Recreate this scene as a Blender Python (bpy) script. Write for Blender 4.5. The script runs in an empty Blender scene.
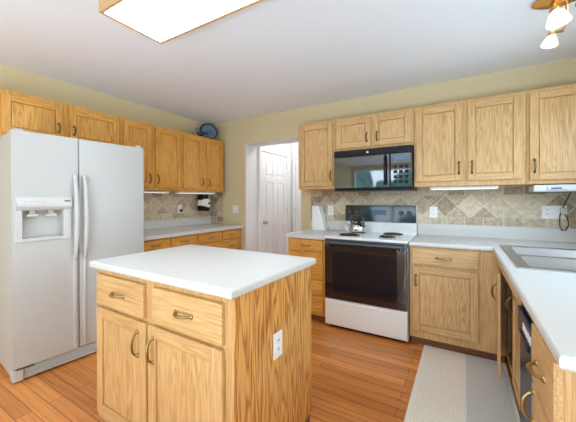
import bpy, bmesh, math, random
from mathutils import Vector, Matrix
random.seed(7)
PI = math.pi
scene = bpy.context.scene
COL = scene.collection

# ------------------------------------------------------------------ camera
cam_data = bpy.data.cameras.new('camera')
cam = bpy.data.objects.new('camera', cam_data)
COL.objects.link(cam)
cam_data.sensor_fit = 'HORIZONTAL'
cam_data.sensor_width = 36.0
cam_data.lens = 296.426 / 576 * 36.0
cam_data.shift_x = (288 - 284.902) / 576
cam_data.shift_y = (200.499 - 211) / 576
cam_data.clip_start = 0.05
F = Vector((-0.51575439, 0.85673285, -0.00249582))
R = Vector((0.85673422, 0.51574412, -0.0038048))
U = Vector((0.00197249, 0.00410059, 0.99998965))
mw = Matrix.Identity(4)
for i in range(3):
    mw[i][0], mw[i][1], mw[i][2] = R[i], U[i], -F[i]
mw[2][3] = 1.282
cam.matrix_world = mw
scene.camera = cam

# ------------------------------------------------------------------ world, light, exposure
SKY_STRENGTH = 6.0
FIXTURE_STRENGTH = 5.6
world = bpy.data.worlds.new('world')
scene.world = world
world.use_nodes = True
wn = world.node_tree
bg = wn.nodes['Background']
tc = wn.nodes.new('ShaderNodeTexCoord')
sp = wn.nodes.new('ShaderNodeSeparateXYZ')
rp = wn.nodes.new('ShaderNodeValToRGB')
wn.links.new(tc.outputs['Generated'], sp.inputs[0])
wn.links.new(sp.outputs['Z'], rp.inputs[0])
rp.color_ramp.elements[0].position = 0.0
rp.color_ramp.elements[0].color = (0.69, 0.85, 1.0, 1)
rp.color_ramp.elements[1].position = 0.7
rp.color_ramp.elements[1].color = (0.52, 0.75, 1.0, 1)
wn.links.new(rp.outputs[0], bg.inputs['Color'])
bg.inputs['Strength'].default_value = SKY_STRENGTH

scene.view_settings.view_transform = 'Standard'
scene.view_settings.look = 'None'
scene.view_settings.gamma = 1
scene.view_settings.use_curve_mapping = False
scene.view_settings.exposure = 0.68
scene.cycles.max_bounces = 14
scene.cycles.diffuse_bounces = 8
scene.cycles.glossy_bounces = 5
scene.cycles.transparent_max_bounces = 12
scene.cycles.sample_clamp_indirect = 8.0
scene.cycles.caustics_reflective = False
scene.cycles.caustics_refractive = False
scene.cycles.use_denoising = True

# added fill lamp behind the camera, standing in for bounced light
bl = bpy.data.lights.new('added_fill_light', 'AREA')
bl.shape = 'RECTANGLE'
bl.size, bl.size_y = 2.2, 1.6
bl.energy = 108
bl.color = (0.56, 0.79, 1.0)
blo = bpy.data.objects.new('added_fill_light', bl)
COL.objects.link(blo)
blo.location = (-0.3, -1.6, 0.3)
blo.rotation_euler = (PI - 0.06, 0, 0)

# room dimensions (metres)
XL, YB, ZC = -3.413, 3.402, 2.466
XR, YF = 0.86, -4.3
# openings in the front (rear of the camera) wall and right wall: x0, x1, z0, z1
PATIO = (-3.35, -1.0, 0.03, 2.32)
REARWIN = (-0.85, 0.78, 0.03, 2.32)
SINKWIN = (1.45, 2.85, 1.10, 2.10)


def portal(name, loc, rot, sx, sy):
    d = bpy.data.lights.new(name, 'AREA')
    d.shape = 'RECTANGLE'
    d.size, d.size_y = sx, sy
    d.cycles.is_portal = True
    o = bpy.data.objects.new(name, d)
    COL.objects.link(o)
    o.location = loc
    o.rotation_euler = rot


# daylight enters through the openings of the room
portal('daylight_portal', ((PATIO[0] + PATIO[1]) / 2, YF - 0.12, (PATIO[2] + PATIO[3]) / 2), (PI / 2, 0, 0), PATIO[1] - PATIO[0], PATIO[3] - PATIO[2])
portal('daylight_portal', ((REARWIN[0] + REARWIN[1]) / 2, YF - 0.12, (REARWIN[2] + REARWIN[3]) / 2), (PI / 2, 0, 0), REARWIN[1] - REARWIN[0], REARWIN[3] - REARWIN[2])
portal('daylight_portal', (XR + 0.12, (SINKWIN[0] + SINKWIN[1]) / 2, (SINKWIN[2] + SINKWIN[3]) / 2), (PI / 2, 0, PI / 2), SINKWIN[1] - SINKWIN[0], SINKWIN[3] - SINKWIN[2])


# ------------------------------------------------------------------ materials
def new_mat(name):
    m = bpy.data.materials.new(name)
    m.use_nodes = True
    nt = m.node_tree
    return m, nt, nt.nodes['Principled BSDF']


def simple(name, col, rough=0.5, metal=0.0, bump=0.0, bscale=200.0, spec=0.5, var=0.0, coat=0.0):
    m, nt, b = new_mat(name)
    b.inputs['Base Color'].default_value = (*col, 1)
    b.inputs['Roughness'].default_value = rough
    b.inputs['Metallic'].default_value = metal
    b.inputs['Specular IOR Level'].default_value = spec
    b.inputs['Coat Weight'].default_value = coat
    t = nt.nodes.new('ShaderNodeTexCoord')
    n = nt.nodes.new('ShaderNodeTexNoise')
    n.inputs['Scale'].default_value = bscale
    n.inputs['Detail'].default_value = 3
    nt.links.new(t.outputs['Object'], n.inputs['Vector'])
    if bump:
        bp = nt.nodes.new('ShaderNodeBump')
        bp.inputs['Strength'].default_value = bump
        bp.inputs['Distance'].default_value = 0.002
        nt.links.new(n.outputs['Fac'], bp.inputs['Height'])
        nt.links.new(bp.outputs[0], b.inputs['Normal'])
    if var:
        mx = nt.nodes.new('ShaderNodeMix')
        mx.data_type = 'RGBA'
        mx.inputs[6].default_value = (*[c * (1 - var) for c in col], 1)
        mx.inputs[7].default_value = (*[min(1, c * (1 + var)) for c in col], 1)
        nt.links.new(n.outputs['Fac'], mx.inputs[0])
        nt.links.new(mx.outputs[2], b.inputs['Base Color'])
    return m


def emit(name, col, strength):
    m, nt, b = new_mat(name)
    b.inputs['Base Color'].default_value = (*col, 1)
    b.inputs['Emission Color'].default_value = (*col, 1)
    b.inputs['Emission Strength'].default_value = strength
    return m


def math_node(nt, op, a, b=None, c=None):
    n = nt.nodes.new('ShaderNodeMath')
    n.operation = op
    for i, v in enumerate((a, b, c)):
        if v is None:
            continue
        if isinstance(v, (int, float)):
            n.inputs[i].default_value = v
        else:
            nt.links.new(v, n.inputs[i])
    return n.outputs[0]


def oak(name, axis, light, dark, rough=0.38, cath=0.15):
    """Oak with long grain running along one local axis and loose cathedral figure."""
    m, nt, b = new_mat(name)
    t = nt.nodes.new('ShaderNodeTexCoord')
    oi = nt.nodes.new('ShaderNodeObjectInfo')
    add = nt.nodes.new('ShaderNodeVectorMath')
    add.operation = 'MULTIPLY_ADD'
    add.inputs[0].default_value = (7, 11, 13)
    nt.links.new(oi.outputs['Random'], add.inputs[1])
    nt.links.new(t.outputs['Object'], add.inputs[2])

    def noise(scale, along, detail, rough_=0.6, dist=0.0):
        mp = nt.nodes.new('ShaderNodeMapping')
        s = [scale] * 3
        s['xyz'.index(axis)] = scale * along
        mp.inputs['Scale'].default_value = s
        nt.links.new(add.outputs[0], mp.inputs['Vector'])
        n = nt.nodes.new('ShaderNodeTexNoise')
        n.inputs['Scale'].default_value = 1.0
        n.inputs['Detail'].default_value = detail
        n.inputs['Roughness'].default_value = rough_
        n.inputs['Distortion'].default_value = dist
        nt.links.new(mp.outputs[0], n.inputs['Vector'])
        return n.outputs['Fac']
    fine = noise(170, 0.03, 4)
    broad = noise(11, 0.11, 2, 0.45)
    rings = math_node(nt, 'SINE', math_node(nt, 'MULTIPLY', broad, 85.0))
    rings = math_node(nt, 'MULTIPLY_ADD', rings, 0.5, 0.5)
    rings = math_node(nt, 'POWER', rings, 2.0)
    tone = noise(5, 0.2, 2)
    v = math_node(nt, 'MULTIPLY_ADD', fine, 1.8, -0.55)
    v = math_node(nt, 'MULTIPLY_ADD', rings, -cath, v)
    v = math_node(nt, 'ADD', v, cath * 0.45)
    v = math_node(nt, 'ADD', v, math_node(nt, 'MULTIPLY_ADD', tone, 0.5, -0.2))
    r = nt.nodes.new('ShaderNodeValToRGB')
    r.color_ramp.elements[0].position = 0.02
    r.color_ramp.elements[0].color = (*dark, 1)
    r.color_ramp.elements[1].position = 0.75
    r.color_ramp.elements[1].color = (*light, 1)
    nt.links.new(v, r.inputs[0])
    nt.links.new(r.outputs[0], b.inputs['Base Color'])
    b.inputs['Roughness'].default_value = rough
    bp = nt.nodes.new('ShaderNodeBump')
    bp.inputs['Strength'].default_value = 0.08
    bp.inputs['Distance'].default_value = 0.001
    nt.links.new(fine, bp.inputs['Height'])
    nt.links.new(bp.outputs[0], b.inputs['Normal'])
    return m


OAK_L, OAK_D = (0.71, 0.465, 0.215), (0.47, 0.245, 0.08)
AMB_L, AMB_D = (0.79, 0.43, 0.092), (0.48, 0.19, 0.026)  # deeper orange copy of the oak for left cabinets and drawer unit
M = {}
M['oak_v'] = oak('oak_upright_grain', 'z', OAK_L, OAK_D)
M['oak_h'] = oak('oak_level_grain', 'x', OAK_L, OAK_D)
M['oak_panel'] = oak('oak_panel_figure', 'z', OAK_L, OAK_D, cath=0.3)
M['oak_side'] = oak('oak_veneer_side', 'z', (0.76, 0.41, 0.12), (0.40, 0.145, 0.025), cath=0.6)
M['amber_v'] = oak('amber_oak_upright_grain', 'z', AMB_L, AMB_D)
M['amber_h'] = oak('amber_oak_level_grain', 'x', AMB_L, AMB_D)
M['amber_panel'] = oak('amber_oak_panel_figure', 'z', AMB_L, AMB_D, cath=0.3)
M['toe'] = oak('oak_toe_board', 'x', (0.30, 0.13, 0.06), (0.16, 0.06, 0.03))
M['wall'] = simple('wall_paint_beige', (0.70, 0.60, 0.385), 0.85, bump=0.05, bscale=120)
M['white_wall'] = simple('wall_paint_white', (0.80, 0.80, 0.80), 0.8, bump=0.05, bscale=120)
M['ceiling'] = simple('ceiling_paint', (0.83, 0.87, 0.915), 0.9, bump=0.1, bscale=90)
M['trim'] = simple('trim_white', (0.84, 0.84, 0.84), 0.4)
M['counter'] = simple('white_laminate', (0.64, 0.635, 0.615), 0.32, var=0.02, bscale=300)
M['fridge'] = simple('white_pebbled_enamel', (0.52, 0.525, 0.515), 0.38, bump=0.12, bscale=500)
M['fridge_trim'] = simple('white_plastic', (0.58, 0.585, 0.58), 0.35)
M['fridge_grey'] = simple('grey_plastic', (0.55, 0.55, 0.53), 0.45)
M['enamel'] = simple('white_range_enamel', (0.85, 0.85, 0.84), 0.22)
M['black_glass'] = simple('black_glass', (0.008, 0.009, 0.012), 0.04, spec=0.9, coat=1.0)
M['console'] = simple('console_black', (0.012, 0.013, 0.016), 0.06, spec=0.45)
M['oven_glass'] = simple('oven_glass', (0.012, 0.010, 0.014), 0.12, spec=0.5)
M['black'] = simple('black_plastic', (0.010, 0.010, 0.012), 0.3, spec=0.2)
M['navy'] = simple('dishwasher_black', (0.012, 0.016, 0.05), 0.25, spec=0.1)
M['knob'] = simple('knob_grey', (0.05, 0.055, 0.06), 0.35)
M['dark_grey'] = simple('dark_grey_trim', (0.09, 0.10, 0.12), 0.3, metal=0.6)
M['shadow'] = simple('unlit_gap', (0.02, 0.02, 0.02), 0.9)
M['steel'] = simple('brushed_steel', (0.47, 0.47, 0.48), 0.33, metal=1.0, bump=0.03, bscale=400)
M['chrome'] = simple('chrome', (0.75, 0.75, 0.74), 0.1, metal=1.0)
M['brass'] = simple('antique_brass', (0.38, 0.265, 0.11), 0.3, metal=1.0)
M['dark_brass'] = simple('dark_brass', (0.20, 0.13, 0.06), 0.35, metal=1.0)
M['bright_brass'] = simple('bright_brass', (0.80, 0.52, 0.22), 0.2, metal=1.0)
M['coil'] = simple('burner_coil', (0.03, 0.03, 0.03), 0.5)
M['plate_white'] = simple('outlet_plastic', (0.86, 0.86, 0.85), 0.35)
M['slot'] = simple('outlet_slot', (0.05, 0.05, 0.05), 0.6)
M['blue'] = simple('blue_glaze', (0.13, 0.21, 0.33), 0.15, var=0.7, bscale=14)
M['dark_blue'] = simple('dark_rim_glaze', (0.03, 0.045, 0.07), 0.2)
M['teal'] = simple('teal_glaze', (0.15, 0.28, 0.28), 0.25, var=0.4, bscale=40)
M['cord'] = simple('black_cord', (0.015, 0.015, 0.018), 0.5)
M['grey_cord'] = simple('grey_cord', (0.32, 0.28, 0.22), 0.5)
M['radio'] = simple('silver_plastic', (0.74, 0.76, 0.80), 0.3)
M['lcd'] = simple('lcd_blue', (0.10, 0.16, 0.25), 0.15)
M['pewter'] = simple('pewter', (0.55, 0.54, 0.52), 0.35, metal=1.0)
M['diffuser'] = emit('diffuser_lit', (0.82, 0.92, 1.0), FIXTURE_STRENGTH)
M['hall_fill'] = emit('added_hall_dome', (0.90, 0.95, 1.0), 22.0)
M['lens_lit'] = emit('strip_lens_lit', (1.0, 0.96, 0.88), 0.8)
M['shade'] = emit('frosted_glass_lit', (1.0, 0.93, 0.80), 0.45)
M['lawn'] = simple('lawn', (0.10, 0.20, 0.05), 0.95, var=0.3, bscale=3)
M['bounce_ground'] = simple('pale_bounce_ground', (0.62, 0.61, 0.58), 0.9, var=0.06, bscale=8)
M['leaves'] = simple('leaves', (0.10, 0.19, 0.15), 0.8, var=0.6, bscale=6)

# window glass: clear pane with a faint mirror
gm, nt, b = new_mat('window_glass')
nt.nodes.remove(b)
tr = nt.nodes.new('ShaderNodeBsdfTransparent')
gl = nt.nodes.new('ShaderNodeBsdfGlossy')
gl.inputs['Roughness'].default_value = 0.02
mx = nt.nodes.new('ShaderNodeMixShader')
mx.inputs[0].default_value = 0.06
nt.links.new(tr.outputs[0], mx.inputs[1])
nt.links.new(gl.outputs[0], mx.inputs[2])
nt.links.new(mx.outputs[0], nt.nodes['Material Output'].inputs[0])
M['glass'] = gm

# hardwood strip floor, boards along x
m, nt, b = new_mat('hardwood_floor')
t = nt.nodes.new('ShaderNodeTexCoord')
br = nt.nodes.new('ShaderNodeTexBrick')
br.offset = 0.37
br.inputs['Scale'].default_value = 1.0
br.inputs['Brick Width'].default_value = 0.95
br.inputs['Row Height'].default_value = 0.083
br.inputs['Mortar Size'].default_value = 0.0016
br.inputs['Mortar Smooth'].default_value = 0.2
br.inputs['Bias'].default_value = 0.0
br.inputs['Color1'].default_value = (0.0, 0.0, 0.0, 1)
br.inputs['Color2'].default_value = (1.0, 1.0, 1.0, 1)
br.inputs['Mortar'].default_value = (0.5, 0.5, 0.5, 1)
nt.links.new(t.outputs['Object'], br.inputs['Vector'])
mp = nt.nodes.new('ShaderNodeMapping')
mp.inputs['Scale'].default_value = (2.2, 60, 1)
nt.links.new(t.outputs['Object'], mp.inputs['Vector'])
n1 = nt.nodes.new('ShaderNodeTexNoise')
n1.noise_dimensions = '4D'
n1.inputs['Scale'].default_value = 1.0
n1.inputs['Detail'].default_value = 5
n1.inputs['Roughness'].default_value = 0.65
nt.links.new(mp.outputs[0], n1.inputs['Vector'])
nt.links.new(math_node(nt, 'MULTIPLY', br.outputs['Color'], 40.0), n1.inputs['W'])
v = math_node(nt, 'ADD', math_node(nt, 'MULTIPLY', br.outputs['Color'], 0.5), math_node(nt, 'MULTIPLY_ADD', n1.outputs['Fac'], 1.3, -0.35))
r = nt.nodes.new('ShaderNodeValToRGB')
r.color_ramp.elements[0].position = 0.05
r.color_ramp.elements[0].color = (0.36, 0.105, 0.020, 1)
r.color_ramp.elements[1].position = 0.95
r.color_ramp.elements[1].color = (0.86, 0.345, 0.092, 1)
nt.links.new(v, r.inputs[0])
mx = nt.nodes.new('ShaderNodeMix')
mx.data_type = 'RGBA'
nt.links.new(br.outputs['Fac'], mx.inputs[0])
nt.links.new(r.outputs[0], mx.inputs[6])
mx.inputs[7].default_value = (0.10, 0.035, 0.012, 1)
nt.links.new(mx.outputs[2], b.inputs['Base Color'])
b.inputs['Roughness'].default_value = 0.27
bp = nt.nodes.new('ShaderNodeBump')
bp.inputs['Strength'].default_value = 0.15
bp.inputs['Distance'].default_value = 0.002
bp.invert = True
nt.links.new(br.outputs['Fac'], bp.inputs['Height'])
nt.links.new(bp.outputs[0], b.inputs['Normal'])
M['floor'] = m

# stone tile: one straight border row below and above a field of diamonds (local x along the wall, local z up)
m, nt, b = new_mat('stone_tile')
t = nt.nodes.new('ShaderNodeTexCoord')
s = nt.nodes.new('ShaderNodeSeparateXYZ')
nt.links.new(t.outputs['Object'], s.inputs[0])
X, Z = s.outputs['X'], s.outputs['Z']
T = 0.152
d1 = math_node(nt, 'DIVIDE', math_node(nt, 'ADD', X, Z), T * 1.4142)
d2 = math_node(nt, 'DIVIDE', math_node(nt, 'SUBTRACT', X, Z), T * 1.4142)
lo = math_node(nt, 'LESS_THAN', Z, 0.0)
hi = math_node(nt, 'GREATER_THAN', Z, 0.215)
band = math_node(nt, 'MAXIMUM', lo, hi)
r1 = math_node(nt, 'DIVIDE', X, 0.152)
r2 = math_node(nt, 'ADD', math_node(nt, 'DIVIDE', Z, 0.076), math_node(nt, 'MULTIPLY', hi, 0.17))


def lerp(a, b_, f):
    return math_node(nt, 'ADD', math_node(nt, 'MULTIPLY', a, math_node(nt, 'SUBTRACT', 1.0, f)), math_node(nt, 'MULTIPLY', b_, f))


u = lerp(d1, r1, band)
w = lerp(d2, r2, band)


def edge(v_, width):
    f = math_node(nt, 'FRACT', v_)
    dd = math_node(nt, 'MINIMUM', f, math_node(nt, 'SUBTRACT', 1.0, f))
    return math_node(nt, 'LESS_THAN', dd, width)


grout = math_node(nt, 'MAXIMUM', edge(u, 0.016), edge(w, 0.018))
cb = nt.nodes.new('ShaderNodeCombineXYZ')
nt.links.new(math_node(nt, 'FLOOR', u), cb.inputs[0])
nt.links.new(math_node(nt, 'FLOOR', w), cb.inputs[1])
nt.links.new(band, cb.inputs[2])
wnz = nt.nodes.new('ShaderNodeTexWhiteNoise')
nt.links.new(cb.outputs[0], wnz.inputs['Vector'])
nz = nt.nodes.new('ShaderNodeTexNoise')
nz.inputs['Scale'].default_value = 28
nz.inputs['Detail'].default_value = 5
nz.inputs['Roughness'].default_value = 0.65
nt.links.new(t.outputs['Object'], nz.inputs['Vector'])
v = math_node(nt, 'ADD', math_node(nt, 'MULTIPLY', wnz.outputs['Value'], 0.65), math_node(nt, 'MULTIPLY_ADD', nz.outputs['Fac'], 1.7, -0.58))
r = nt.nodes.new('ShaderNodeValToRGB')
r.color_ramp.elements[0].position = 0.0
r.color_ramp.elements[0].color = (0.25, 0.165, 0.09, 1)
r.color_ramp.elements[1].position = 1.0
r.color_ramp.elements[1].color = (0.70, 0.595, 0.44, 1)
nt.links.new(v, r.inputs[0])
mx = nt.nodes.new('ShaderNodeMix')
mx.data_type = 'RGBA'
nt.links.new(grout, mx.inputs[0])
nt.links.new(r.outputs[0], mx.inputs[6])
mx.inputs[7].default_value = (0.72, 0.67, 0.57, 1)
nt.links.new(mx.outputs[2], b.inputs['Base Color'])
b.inputs['Roughness'].default_value = 0.5
bp = nt.nodes.new('ShaderNodeBump')
bp.inputs['Strength'].default_value = 0.3
bp.inputs['Distance'].default_value = 0.002
bp.invert = True
nt.links.new(grout, bp.inputs['Height'])
nt.links.new(bp.outputs[0], b.inputs['Normal'])
M['tile'] = m

# woven runner with lengthwise bands
m, nt, b = new_mat('woven_rug')
t = nt.nodes.new('ShaderNodeTexCoord')
s = nt.nodes.new('ShaderNodeSeparateXYZ')
nt.links.new(t.outputs['Object'], s.inputs[0])
r = nt.nodes.new('ShaderNodeValToRGB')
r.color_ramp.interpolation = 'CONSTANT'
els = r.color_ramp.elements
els[0].position = 0.0
els[0].color = (0.86, 0.81, 0.71, 1)
els[1].position = 0.045
els[1].color = (0.84, 0.77, 0.66, 1)
for p_, c_ in ((0.53, (0.60, 0.60, 0.56, 1)), (0.955, (0.84, 0.77, 0.66, 1))):
    e = els.new(p_)
    e.color = c_
nt.links.new(math_node(nt, 'DIVIDE', s.outputs['X'], 0.58), r.inputs[0])
mp = nt.nodes.new('ShaderNodeMapping')
mp.inputs['Scale'].default_value = (90, 260, 1)
nt.links.new(t.outputs['Object'], mp.inputs['Vector'])
n1 = nt.nodes.new('ShaderNodeTexNoise')
n1.inputs['Scale'].default_value = 1.0
n1.inputs['Detail'].default_value = 3
nt.links.new(mp.outputs[0], n1.inputs['Vector'])
mx = nt.nodes.new('ShaderNodeMix')
mx.data_type = 'RGBA'
mx.blend_type = 'MULTIPLY'
mx.inputs[0].default_value = 1.0
nt.links.new(r.outputs[0], mx.inputs[6])
r2_ = nt.nodes.new('ShaderNodeValToRGB')
r2_.color_ramp.elements[0].position = 0.3
r2_.color_ramp.elements[0].color = (0.74, 0.74, 0.74, 1)
r2_.color_ramp.elements[1].position = 0.7
r2_.color_ramp.elements[1].color = (1.18, 1.18, 1.18, 1)
nt.links.new(n1.outputs['Fac'], r2_.inputs[0])
nt.links.new(r2_.outputs[0], mx.inputs[7])
nt.links.new(mx.outputs[2], b.inputs['Base Color'])
b.inputs['Roughness'].default_value = 0.95
bp = nt.nodes.new('ShaderNodeBump')
bp.inputs['Strength'].default_value = 0.5
bp.inputs['Distance'].default_value = 0.003
nt.links.new(n1.outputs['Fac'], bp.inputs['Height'])
nt.links.new(bp.outputs[0], b.inputs['Normal'])
M['rug'] = m


# ------------------------------------------------------------------ mesh helpers
class MB:
    def __init__(self):
        self.bm = bmesh.new()

    def box(self, x0, x1, y0, y1, z0, z1, bev=0.0, seg=2, mi=0):
        bm = self.bm
        vs = [bm.verts.new(p) for p in ((x0, y0, z0), (x1, y0, z0), (x1, y1, z0), (x0, y1, z0),
                                        (x0, y0, z1), (x1, y0, z1), (x1, y1, z1), (x0, y1, z1))]
        fs = [bm.faces.new([vs[i] for i in q]) for q in ((3, 2, 1, 0), (4, 5, 6, 7), (0, 1, 5, 4), (1, 2, 6, 5), (2, 3, 7, 6), (3, 0, 4, 7))]
        for f in fs:
            f.material_index = mi
        if bev:
            es = list({e for f in fs for e in f.edges})
            bmesh.ops.bevel(bm, geom=es, offset=bev, segments=seg, profile=0.5, affect='EDGES', clamp_overlap=True)
        return self

    def prism(self, poly, axis, a, b, bev=0.0, seg=2):
        """poly: 2-D outline in the two axes other than `axis` (in xyz order), extruded a..b."""
        bm = self.bm

        def pt(p, h):
            return {'x': (h, p[0], p[1]), 'y': (p[0], h, p[1]), 'z': (p[0], p[1], h)}[axis]
        lo = [bm.verts.new(pt(p, a)) for p in poly]
        hi = [bm.verts.new(pt(p, b)) for p in poly]
        n = len(poly)
        fs = [bm.faces.new(lo[::-1]), bm.faces.new(hi)]
        for i in range(n):
            fs.append(bm.faces.new((lo[i], lo[(i + 1) % n], hi[(i + 1) % n], hi[i])))
        if bev:
            es = list({e for f in fs for e in f.edges})
            bmesh.ops.bevel(bm, geom=es, offset=bev, segments=seg, profile=0.5, affect='EDGES', clamp_overlap=True)
        bmesh.ops.recalc_face_normals(bm, faces=bm.faces[:])
        return self

    def tube(self, pts, r, seg=8, cap=True):
        bm = self.bm
        pts = [Vector(p) for p in pts]
        rs = r if isinstance(r, (list, tuple)) else [r] * len(pts)
        rings = []
        prev = None
        for i, p in enumerate(pts):
            d = (pts[min(i + 1, len(pts) - 1)] - pts[max(i - 1, 0)]).normalized()
            if prev is None:
                a = Vector((0, 0, 1)) if abs(d.z) < 0.9 else Vector((1, 0, 0))
                n = d.cross(a).normalized()
            else:
                n = (prev - d * prev.dot(d)).normalized()
            prev = n
            c = d.cross(n)
            rings.append([bm.verts.new(p + (n * math.cos(2 * PI * k / seg) + c * math.sin(2 * PI * k / seg)) * rs[i]) for k in range(seg)])
        for a, b_ in zip(rings, rings[1:]):
            for k in range(seg):
                bm.faces.new((a[k], a[(k + 1) % seg], b_[(k + 1) % seg], b_[k]))
        if cap:
            bm.faces.new(rings[0][::-1])
            bm.faces.new(rings[-1])
        return self

    def lathe(self, prof, seg=24, mat=None):
        """prof: (r, z) pairs; turned about z, then moved by the matrix."""
        bm = self.bm
        mat = mat or Matrix.Identity(4)
        rings = []
        for r_, z_ in prof:
            if r_ < 1e-6:
                rings.append([bm.verts.new(mat @ Vector((0, 0, z_)))])
            else:
                rings.append([bm.verts.new(mat @ Vector((r_ * math.cos(2 * PI * k / seg), r_ * math.sin(2 * PI * k / seg), z_))) for k in range(seg)])
        for a, b_ in zip(rings, rings[1:]):
            for k in range(seg):
                k2 = (k + 1) % seg
                if len(a) == 1 and len(b_) == 1:
                    continue
                if len(a) == 1:
                    bm.faces.new((a[0], b_[k2], b_[k]))
                elif len(b_) == 1:
                    bm.faces.new((a[k], a[k2], b_[0]))
                else:
                    bm.faces.new((a[k], a[k2], b_[k2], b_[k]))
        bmesh.ops.recalc_face_normals(bm, faces=bm.faces[:])
        return self

    def cells(self, xs, ys, keep, z0, z1):
        """A slab made of grid cells, with holes where keep(i, j) is false."""
        bm = self.bm
        vt, vb = {}, {}

        def g(d, i, j, z):
            if (i, j) not in d:
                d[(i, j)] = bm.verts.new((xs[i], ys[j], z))
            return d[(i, j)]
        on = {(i, j) for i in range(len(xs) - 1) for j in range(len(ys) - 1) if keep(i, j)}
        for i, j in on:
            q = ((i, j), (i + 1, j), (i + 1, j + 1), (i, j + 1))
            bm.faces.new([g(vt, a, c, z1) for a, c in q])
            bm.faces.new([g(vb, a, c, z0) for a, c in q[::-1]])
            for (a, c), nb in zip(zip(q, q[1:] + q[:1]), ((i, j - 1), (i + 1, j), (i, j + 1), (i - 1, j))):
                if nb not in on:
                    bm.faces.new((g(vb, *a, z0), g(vb, *c, z0), g(vt, *c, z1), g(vt, *a, z1)))
        return self

    def bevel_where(self, test, off, seg=3):
        es = [e for e in self.bm.edges if len(e.link_faces) == 2 and e.calc_face_angle(0) > 0.6 and test(e.verts[0].co, e.verts[1].co)]
        bmesh.ops.bevel(self.bm, geom=es, offset=off, segments=seg, profile=0.5, affect='EDGES', clamp_overlap=True)
        return self

    def build(self, name, mat, parent=None, smooth=False, loc=None, rot=None):
        me = bpy.data.meshes.new(name)
        self.bm.to_mesh(me)
        self.bm.free()
        for mm in (mat if isinstance(mat, (list, tuple)) else [mat]):
            me.materials.append(mm)
        if smooth:
            for p in me.polygons:
                p.use_smooth = True
            me.set_sharp_from_angle(angle=math.radians(40))
        o = bpy.data.objects.new(name, me)
        COL.objects.link(o)
        if parent is not None:
            o.parent = parent
        if loc:
            o.location = loc
        if rot:
            o.rotation_euler = rot
        return o


def thing(name, label, cat, loc=(0, 0, 0), rz=0.0, group=None):
    o = bpy.data.objects.new(name, None)
    o.empty_display_size = 0.1
    COL.objects.link(o)
    o.location = loc
    o.rotation_euler = (0, 0, rz)
    return tag(o, label, cat, group)


def tag(o, label, cat, group=None):
    o['label'] = label
    o['category'] = cat
    if group:
        o['group'] = group
    return o


def struct(o):
    o['kind'] = 'structure'
    return o


# ------------------------------------------------------------------ the setting
struct(MB().box(XL - 0.2, XR + 0.2, YF - 0.15, 4.95, -0.1, 0).build('floor', M['floor']))
struct(MB().box(XL - 0.2, XR + 0.2, YF - 0.15, 4.95, ZC, ZC + 0.1).build('ceiling', M['ceiling']))
wl = struct(MB().box(XL - 0.15, XL, YF, YB + 0.28, 0, ZC).build('wall_left', M['wall']))
OX0, OX1, OZ = -2.713, -1.805, 2.097
wb = MB()
wb.box(XL, OX0, YB, YB + 0.28, 0, ZC)
wb.box(OX0, OX1, YB, YB + 0.28, OZ, ZC)
wb.box(OX1, XR + 0.15, YB, YB + 0.28, 0, ZC)
wb = struct(wb.build('wall_back', M['wall']))
# the white plastered return of the doorway
j = MB()
j.box(OX0 - 0.002, OX0 + 0.004, YB - 0.001, YB + 0.282, 0, OZ)
j.box(OX0, OX1, YB - 0.001, YB + 0.282, OZ - 0.004, OZ + 0.002)
j.box(OX1 - 0.004, OX1 + 0.002, YB - 0.001, YB + 0.282, 0, OZ)
struct(j.build('trim_1', M['white_wall']))
# hall behind the doorway
struct(MB().box(OX0 - 0.15, OX0, YB + 0.28, 4.78, 0, ZC).build('wall_hall_left', M['white_wall']))
struct(MB().box(OX0 - 0.15, OX1 + 0.4, 4.78, 4.93, 0, ZC).build('wall_hall_end', M['white_wall']))
struct(MB().box(OX1 + 0.25, OX1 + 0.4, YB + 0.28, 4.78, 0, ZC).build('wall_hall_right', M['white_wall']))

wr = MB()
y0, y1, z0, z1 = SINKWIN
wr.box(XR, XR + 0.15, YF, y0, 0, ZC)
wr.box(XR, XR + 0.15, y1, YB, 0, ZC)
wr.box(XR, XR + 0.15, y0, y1, 0, z0)
wr.box(XR, XR + 0.15, y0, y1, z1, ZC)
struct(wr.build('wall_right', M['wall']))
wf = MB()
xs = [XL - 0.15, PATIO[0], PATIO[1], REARWIN[0], REARWIN[1], XR + 0.15]
for a, c in ((xs[0], xs[1]), (xs[2], xs[3]), (xs[4], xs[5])):
    wf.box(a, c, YF - 0.15, YF, 0, ZC)
for q in (PATIO, REARWIN):
    wf.box(q[0], q[1], YF - 0.15, YF, q[3], ZC)
    wf.box(q[0], q[1], YF - 0.15, YF, 0, q[2])
struct(wf.build('wall_front', M['wall']))


def window(name, w, h, nx, loc, rz):
    """local x along the opening, y through the wall, z up from the sill"""
    f = MB()
    t_ = 0.05
    f.box(0, t_, 0, 0.1, 0, h, 0.004)
    f.box(w - t_, w, 0, 0.1, 0, h, 0.004)
    f.box(t_, w - t_, 0, 0.1, 0, t_, 0.004)
    f.box(t_, w - t_, 0, 0.1, h - t_, h, 0.004)
    for k in range(1, nx):
        f.box(w * k / nx - 0.03, w * k / nx + 0.03, 0.02, 0.08, t_, h - t_, 0.004)
    o = struct(f.build(name, M['trim'], loc=loc, rot=(0, 0, rz)))
    MB().box(t_, w - t_, 0.045, 0.05, t_, h - t_).build('pane', M['glass'], o)
    return o


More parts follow.
